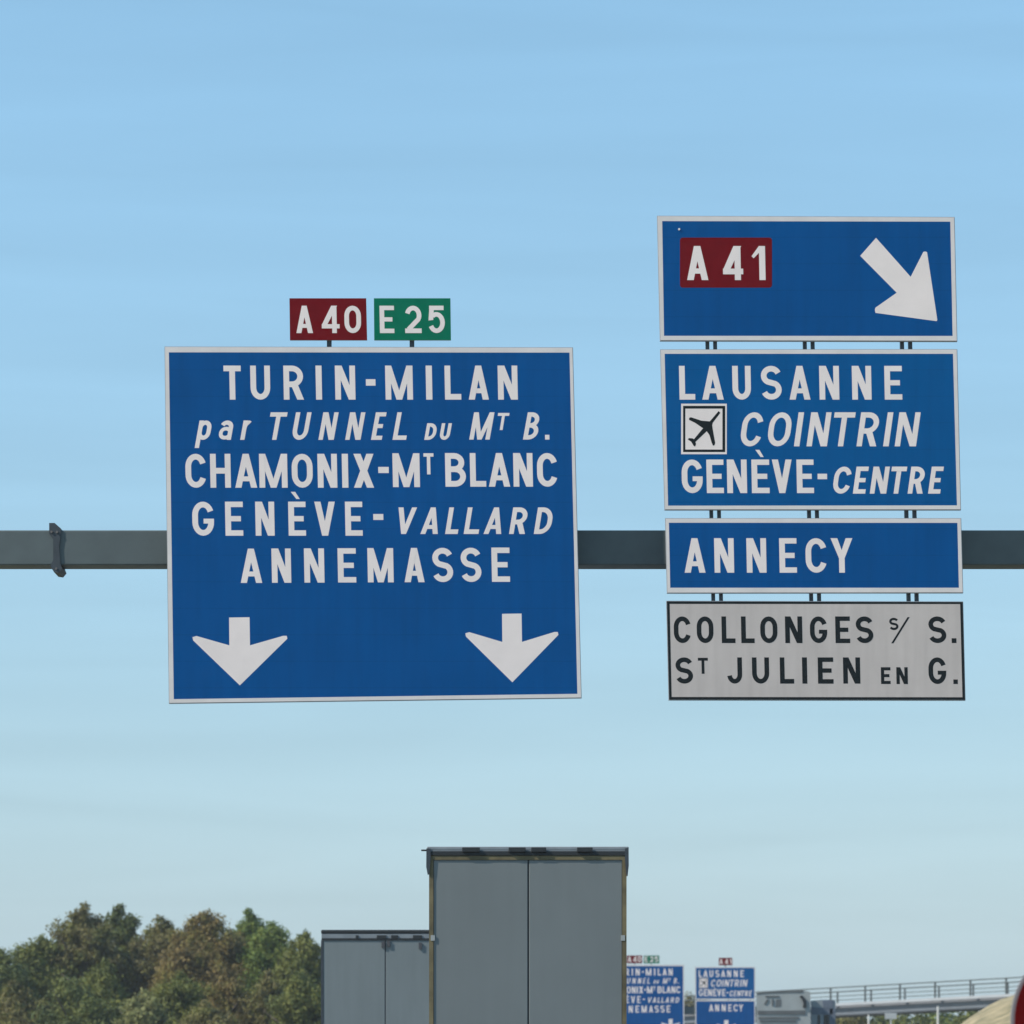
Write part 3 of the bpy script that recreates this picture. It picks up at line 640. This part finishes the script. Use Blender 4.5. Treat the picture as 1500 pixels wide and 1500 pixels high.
patch4('window', [(1206.8, 1486.6), (1214.6, 1486.6), (1214.6, 1506), (1206.8, 1506)], M['glass'])
patch4('side_panel', [(1215.4, 1477.4), (1223.2, 1477.4), (1223.2, 1510), (1215.4, 1510)], M['truckblue'], .02)
m = MB(); m.box((q(1190, 0)[0], d4+.2, zr4+.5), (q(1222, 0)[0], d4+5.8, zr4+.9)); m.build('chassis', M['steel'], t)
wheels(t, (q(1187.6, 0)[0]+q(1224, 0)[0])/2, d4, zr4, .6, (d4+1.2, d4+4.8))

# ================================================================== ROAD BRIDGE AND BANK
A0 = Vector(P(860, 1489.5, 306)); A1 = Vector(P(1560, 1451.5, 290))
ax_ = (A1-A0); Lb = ax_.length; ax_n = ax_/Lb; nrm = Vector((-ax_n.y, ax_n.x, 0)).normalized()
if nrm.y < 0: nrm = -nrm
def bp(s, across, up): return A0+ax_n*s+nrm*across+Vector((0, 0, up))
br = thing('bridge', (A0.x, A0.y, gz(300)), 'pale road bridge with open railings crossing behind the far lorries', 'bridge')
def bar(mb, s0, s1, a0, a1, u0, u1):
    mb.prism([bp(s0, a0, u0), bp(s1, a0, u0), bp(s1, a0, u1), bp(s0, a0, u1)], tuple(nrm*(a1-a0)))
m = MB(); bar(m, 0, Lb, 0.6, 8.4, -.35, -.05); m.build('deck', M['concrete'], br)
m = MB(); bar(m, 0, Lb, 0, .28, -.20, .0); bar(m, 0, Lb, 8.72, 9, -.20, 0); m.build('kerb_beam', M['fascia'], br)
m = MB(); bar(m, 0, Lb, .36, .9, -.86, -.352); bar(m, 0, Lb, 8, 8.6, -.86, -.352); m.build('girder', M['girder'], br)
m = MB(); bar(m, 0, Lb, .34, .98, -.96, -.86); m.build('girder_flange', M['galv_dark'], br)
for side, aa in enumerate((.08, 8.84)):
    m = MB()
    for u, h in ((1.16, .09), (.82, .055), (.52, .055), (.22, .055)): bar(m, 0, Lb, aa, aa+.06, u-h/2, u+h/2)
    rl = m.build('railing', M['railing'], br)
    for k in range(int(Lb/2.72)+1):
        s0 = .6+k*2.72
        if s0 > Lb-.2: break
        m = MB(); bar(m, s0, s0+.13, aa+.062, aa+.15, -.002, 1.2); m.build('post', M['railing'], rl)
for s0 in (5.0, 17.0):
    for a_ in (2, 7):
        b0 = bp(s0, a_, -1.0)
        m = MB(); m.tube([(b0.x, b0.y, gz(300)-.2), tuple(b0+Vector((0, 0, .8)))], .4, 14); m.build('pier', M['concrete'], br)

# dry earth bank carrying the bridge end
m = MB()
from mathutils import noise as mn
by = [222, 232, 242, 250, 257, 263, 268, 276, 288, 300, 315]
prof = [(1262, 1640), (1318, 1590), (1350, 1548), (1382, 1518), (1396, 1506), (1408, 1497.5), (1422, 1489.5), (1437, 1481), (1451, 1472.5), (1467, 1463), (1485, 1455.5), (1530, 1453), (1640, 1451), (1900, 1450)]
kk = [.06, .25, .5, .72, .88, .97, 1, 1, 1, 1, 1]
for j, y in enumerate(by):
    for i, (px, py) in enumerate(prof):
        X, _, Z = P(px, py, 268); g = gz(y)-.1
        if y > 268: X += (y-268)*.16
        jt = 0 if i in (0, len(prof)-1) else .35*mn.noise(Vector((X*.6, y*.35, 0)))
        m.v.append((X+(0 if y > 268 else .25*mn.noise(Vector((X, y*.5, 9)))), y, max(g, g+(Z-g)*kk[j]+jt*kk[j]-(0 if y <= 268 else .2*(y-268)/20))))
for j in range(len(by)-1):
    for i in range(len(prof)-1):
        q0 = j*len(prof)+i; m.f.append((q0, q0+1, q0+1+len(prof), q0+len(prof)))
structure(m.build('embankment', M['sand'], smooth=True))

# roadside things under the bridge
def pole(px, top, dd, label, rad):
    X, _, Z = P(px, top, dd); m = MB(); m.tube([(X, dd, gz(dd)-.1), (X, dd, Z-.3), (X, dd, Z)], [rad, rad, rad*.8], 10)
    m.tube([(X, dd, gz(dd)-.05), (X, dd, gz(dd)+.12)], rad*1.7, 10)
    tag(m.build('roadside_pole', M['pole'], origin=(X, dd, gz(dd))), label, 'pole', 'pale poles by the bridge')
pole(1272.5, 1486.5, 286, 'pale pole under the bridge, left of the small white board', .075)
pole(1374, 1474, 280, 'pale pole reaching up over the bridge girder near the earth bank', .075)
X, _, Z = P(1305, 1484, 284)
t = thing('roadside_board', (X, 284, gz(284)), 'small blank white board on a post below the bridge girder', 'road sign')
m = MB(); m.box((X-.42, 284, Z-.42), (X+.42, 284.04, Z)); m.build('board', M['fascia'], t, bevel=.01)
m = MB(); m.box((X-.04, 284.042, gz(284)-.05), (X+.04, 284.11, Z-.05)); m.build('post', M['pole'], t)

# round red sign cut by the right frame edge
d5 = 24.1; cx, cz = P(1608.5, 0, d5)[0], P(0, 1496, d5)[2]; rr = 127.5*d5/F
t = thing('round_sign', (cx, d5, 0), 'round dark red bordered sign with a grey rim, cut by the right edge', 'road sign')
def disc(r, y0, y1, name, mm, par, r_in=0):
    m = MB(); n = 72
    if r_in:
        for k in range(n):
            a, b = 2*math.pi*k/n, 2*math.pi*(k+1)/n
            m.prism([(cx+rq*math.cos(z), y0, cz+rq*math.sin(z)) for rq, z in ((r_in, a), (r, a), (r, b), (r_in, b))], (0, y1-y0, 0))
    else: m.prism([(cx+r*math.cos(2*math.pi*k/n), y0, cz+r*math.sin(2*math.pi*k/n)) for k in range(n)], (0, y1-y0, 0))
    return m.build(name, mm, par)
disc(rr, d5, d5+.035, 'rim', M['discrim'], t)
disc(rr*.962, d5-.003, d5-.0005, 'red_border', M['disc'], t, rr*.68)
disc(rr*.678, d5-.0028, d5-.0006, 'face', M['panel_white'], t)
m = MB(); m.tube([(cx, d5+.075, -.05), (cx, d5+.075, cz+rr*.7)], .035, 12); m.build('post', M['galv'], t)

# ================================================================== TREES
LM = [leaf_mat('leaves_olive', (0.091, 0.109, 0.029), (0.142, 0.157, 0.038), (0.199, 0.204, 0.045)),
      leaf_mat('leaves_brown', (0.109, 0.099, 0.038), (0.169, 0.145, 0.050), (0.181, 0.185, 0.047)),
      leaf_mat('leaves_dark_green', (0.073, 0.096, 0.033), (0.115, 0.138, 0.041), (0.169, 0.183, 0.045)),
      leaf_mat('leaves_rust', (0.133, 0.105, 0.039), (0.212, 0.154, 0.050), (0.199, 0.183, 0.044)),
      leaf_mat('leaves_fresh', (0.091, 0.133, 0.029), (0.142, 0.191, 0.038), (0.206, 0.234, 0.047)),
      leaf_mat('leaves_pale', (0.157, 0.171, 0.063), (0.224, 0.228, 0.084), (0.240, 0.240, 0.096))]
def crown_mesh(name, mat_, parent, cx, cy, z0, z1, rad, nclump, nleaf, leaf, squash=1.0):
    pts = []; nor = []
    hh = (z1-z0)/2; cz_ = (z0+z1)/2
    cl = []
    while len(cl) < nclump:
        v = rng.normal(size=3); v /= np.linalg.norm(v); r = rng.uniform(.1, 1)**.45
        # egg-shaped: wider low, narrow at the top, ragged
        wz = v[2]*r; taper = 1.0-.30*max(0, wz)**1.6
        p = np.array([cx+v[0]*r*rad*taper*.86, cy+v[1]*r*rad*taper*.86, cz_+wz*hh*.88])
        cl.append((p, rng.uniform(.14, .30)*rad*(1.15-.40*max(0, wz))))
    for k in range(7):
        cl.append((np.array([cx+rng.normal()*.035*rad*(k+1), cy+rng.normal()*.06*rad, z1-(.12+.12*k)*rad]), (.11+.045*k)*rad))
    tot = sum(c[1]**2 for c in cl)
    for p, r in cl:
        k = max(8, int(nleaf*r*r/tot))
        v = rng.normal(size=(k, 3)); v /= np.linalg.norm(v, axis=1)[:, None]
        rr_ = np.minimum(np.abs(rng.normal(size=(k, 1)))*.5+.35, 1.25)
        pts.append(p+v*rr_*r*np.array([1, 1, .85])); nor.append(v*.6+rng.normal(size=(k, 3))*.6+np.array([0, 0, .35]))
    C = np.vstack(pts); N = np.vstack(nor); N /= np.linalg.norm(N, axis=1)[:, None]
    keep = C[:, 2] < z1+.05; C = C[keep]; N = N[keep]; n = len(C)
    U = np.cross(N, rng.normal(size=(n, 3))); U /= np.linalg.norm(U, axis=1)[:, None]; V = np.cross(N, U)
    s = rng.uniform(.55, 1.25, size=(n, 1))*leaf
    q_ = np.stack([C-U*s*.9, C+V*s*.42-U*s*.1, C+U*s*.9, C-V*s*.42+U*s*.1], axis=1).reshape(-1, 3)
    o3 = np.array([cx, cy, z0]); q_ = q_-o3
    me = bpy.data.meshes.new(name)
    me.vertices.add(4*n); me.vertices.foreach_set('co', q_.astype(np.float32).ravel())
    me.loops.add(4*n); me.loops.foreach_set('vertex_index', np.arange(4*n, dtype=np.int32))
    me.polygons.add(n); me.polygons.foreach_set('loop_start', np.arange(0, 4*n, 4, dtype=np.int32)); me.polygons.foreach_set('loop_total', np.full(n, 4, dtype=np.int32))
    me.update(calc_edges=True); me.validate()
    me.materials.append(mat_); o = bpy.data.objects.new(name, me); COL.objects.link(o)
    o.parent = parent; o.location = Vector(o3)-wloc(parent)
    return o
def tree(name, px, top, dd, wpx, kind, label, cat, group, bottom=.33, nleaf=9000, leaf=.16, nclump=150):
    g = gz(dd); X, _, Zt = P(px, top, dd); rad = 1.3*wpx*dd/F/2; H = Zt-g
    t = thing(name, (X, dd, g), label, cat, group)
    m = MB(); k = random.uniform(-.25, .25)
    m.tube([(X, dd, g-.1), (X+k*.3, dd, g+H*.3), (X+k, dd+.1, g+H*.62), (X+k*.6, dd, g+H*.9)], [H*.02+.05, H*.016+.03, H*.009+.02, .015], 8)
    for i in range(9):
        a = random.uniform(0, 6.28); h0 = random.uniform(.22, .72)*H; l = rad*random.uniform(.55, .95)
        m.tube([(X+k*h0/H, dd, g+h0), (X+k*h0/H+math.cos(a)*l*.5, dd+math.sin(a)*l*.5, g+h0+l*.35), (X+math.cos(a)*l, dd+math.sin(a)*l, g+h0+l*.75)], [H*.008+.015, H*.005+.01, .008], 5)
    m.build('trunk', M['bark'], t, smooth=True)
    crown_mesh('crown', LM[kind], t, X, dd, g+H*bottom, Zt, rad, nclump, nleaf, leaf)
    return t
GT = 'trees on the left of the road'
TR = [
 ('bushy_tree', -8, 1384, 246, 120, 2, 'dark olive tree cut by the left edge of the photo'),
 ('bushy_tree', 58, 1366, 250, 105, 0, 'olive green tree between the left edge and the highest tree'),
 ('broadleaf_tree', 125, 1319, 252, 98, 1, 'highest tree, brownish green with a ragged pointed top'),
 ('broadleaf_tree', 178, 1321, 258, 66, 2, 'slender dark green tree right behind the highest tree'),
 ('broadleaf_tree', 236, 1338, 254, 112, 1, 'brownish tree between the slender dark tree and the rusty tree'),
 ('broadleaf_tree', 300, 1331, 250, 128, 3, 'rusty brown tree with a rounded top left of the fresh green tree'),
 ('broadleaf_tree', 365, 1328, 256, 62, 4, 'narrow fresh green tree with a small tuft rising over its neighbours'),
 ('broadleaf_tree', 398, 1346, 249, 100, 4, 'fresh green tree sloping down towards the lower lorry'),
 ('bushy_tree', 448, 1361, 246, 86, 0, 'yellowish olive tree close to the left edge of the lower lorry'),
]
for nm, px, top, dd, wp, kd, lb in TR:
    tree(nm, px, top, dd, wp, kd, lb, 'tree', GT, nleaf=int(60000*(wp/100)**1.5), leaf=.138)
GB = 'shrubs in front of the trees'
SH = [
 ('shrub', 20, 1432, 232, 120, 1, 'dark brownish shrub in the lower left corner'),
 ('shrub', 108, 1428, 230, 130, 2, 'dark green shrub under the highest tree'),
 ('shrub', 150, 1400, 236, 110, 0, 'olive shrub below the gap between the two highest trees'),
 ('shrub', 214, 1446, 226, 96, 5, 'pale grey green shrub at the bottom edge'),
 ('shrub', 262, 1420, 232, 110, 0, 'olive shrub below and left of the rusty tree'),
 ('shrub', 330, 1416, 234, 110, 3, 'rusty shrub in front of the rusty tree'),
 ('shrub', 300, 1462, 224, 120, 1, 'low brown shrub at the bottom edge beneath the rusty shrub'),
 ('shrub', 392, 1418, 233, 100, 1, 'brownish shrub below the fresh green trees'),
 ('shrub', 440, 1420, 230, 100, 0, 'olive yellow shrub beside the lower lorry'),
]
for nm, px, top, dd, wp, kd, lb in SH:
    tree(nm, px, top, dd, wp, kd, lb, 'shrub', GB, bottom=.02, nleaf=int(36000*(wp/100)**1.4), leaf=.128, nclump=100)
GR = 'trees beyond the bridge'
FT = [(1010, 1453, 352, 118, 1, 'grey brown tree seen in the gap between the two far blue signs'),
      (1236, 1472, 340, 118, 1, 'brownish tree under the bridge next to the blue grey lorry'),
      (1290, 1470, 346, 118, 2, 'dark green tree under the bridge behind the small white board'),
      (1338, 1468, 340, 118, 0, 'olive tree under the bridge between board and right pole'),
      (1384, 1468, 344, 118, 4, 'fresh green tree under the bridge beside the right pole'),
      (1428, 1466, 338, 118, 0, 'olive tree under the bridge against the earth bank')]
for px, top, dd, wp, kd, lb in FT:
    tree('broadleaf_tree', px, top, dd, wp, kd, lb, 'tree', GR, bottom=.02, nleaf=16000, leaf=.27, nclump=140)

# ================================================================== HAZE (thin warm-day air that pales the far things)
m = MB(); m.box((-1000, -230, -4.6), (1000, 1900, 15.5))
hm = bpy.data.materials.new('haze_air'); hm.use_nodes = True; hn = hm.node_tree.nodes; hn.remove(hn['Principled BSDF'])
pv = hn.new('ShaderNodeVolumePrincipled'); pv.inputs['Color'].default_value = (.93, .96, 1, 1); pv.inputs['Density'].default_value = 0.00019; pv.inputs['Anisotropy'].default_value = 0.2
hm.node_tree.links.new(pv.outputs[0], hn['Material Output'].inputs['Volume'])
hz = structure(m.build('haze', hm), 'stuff')
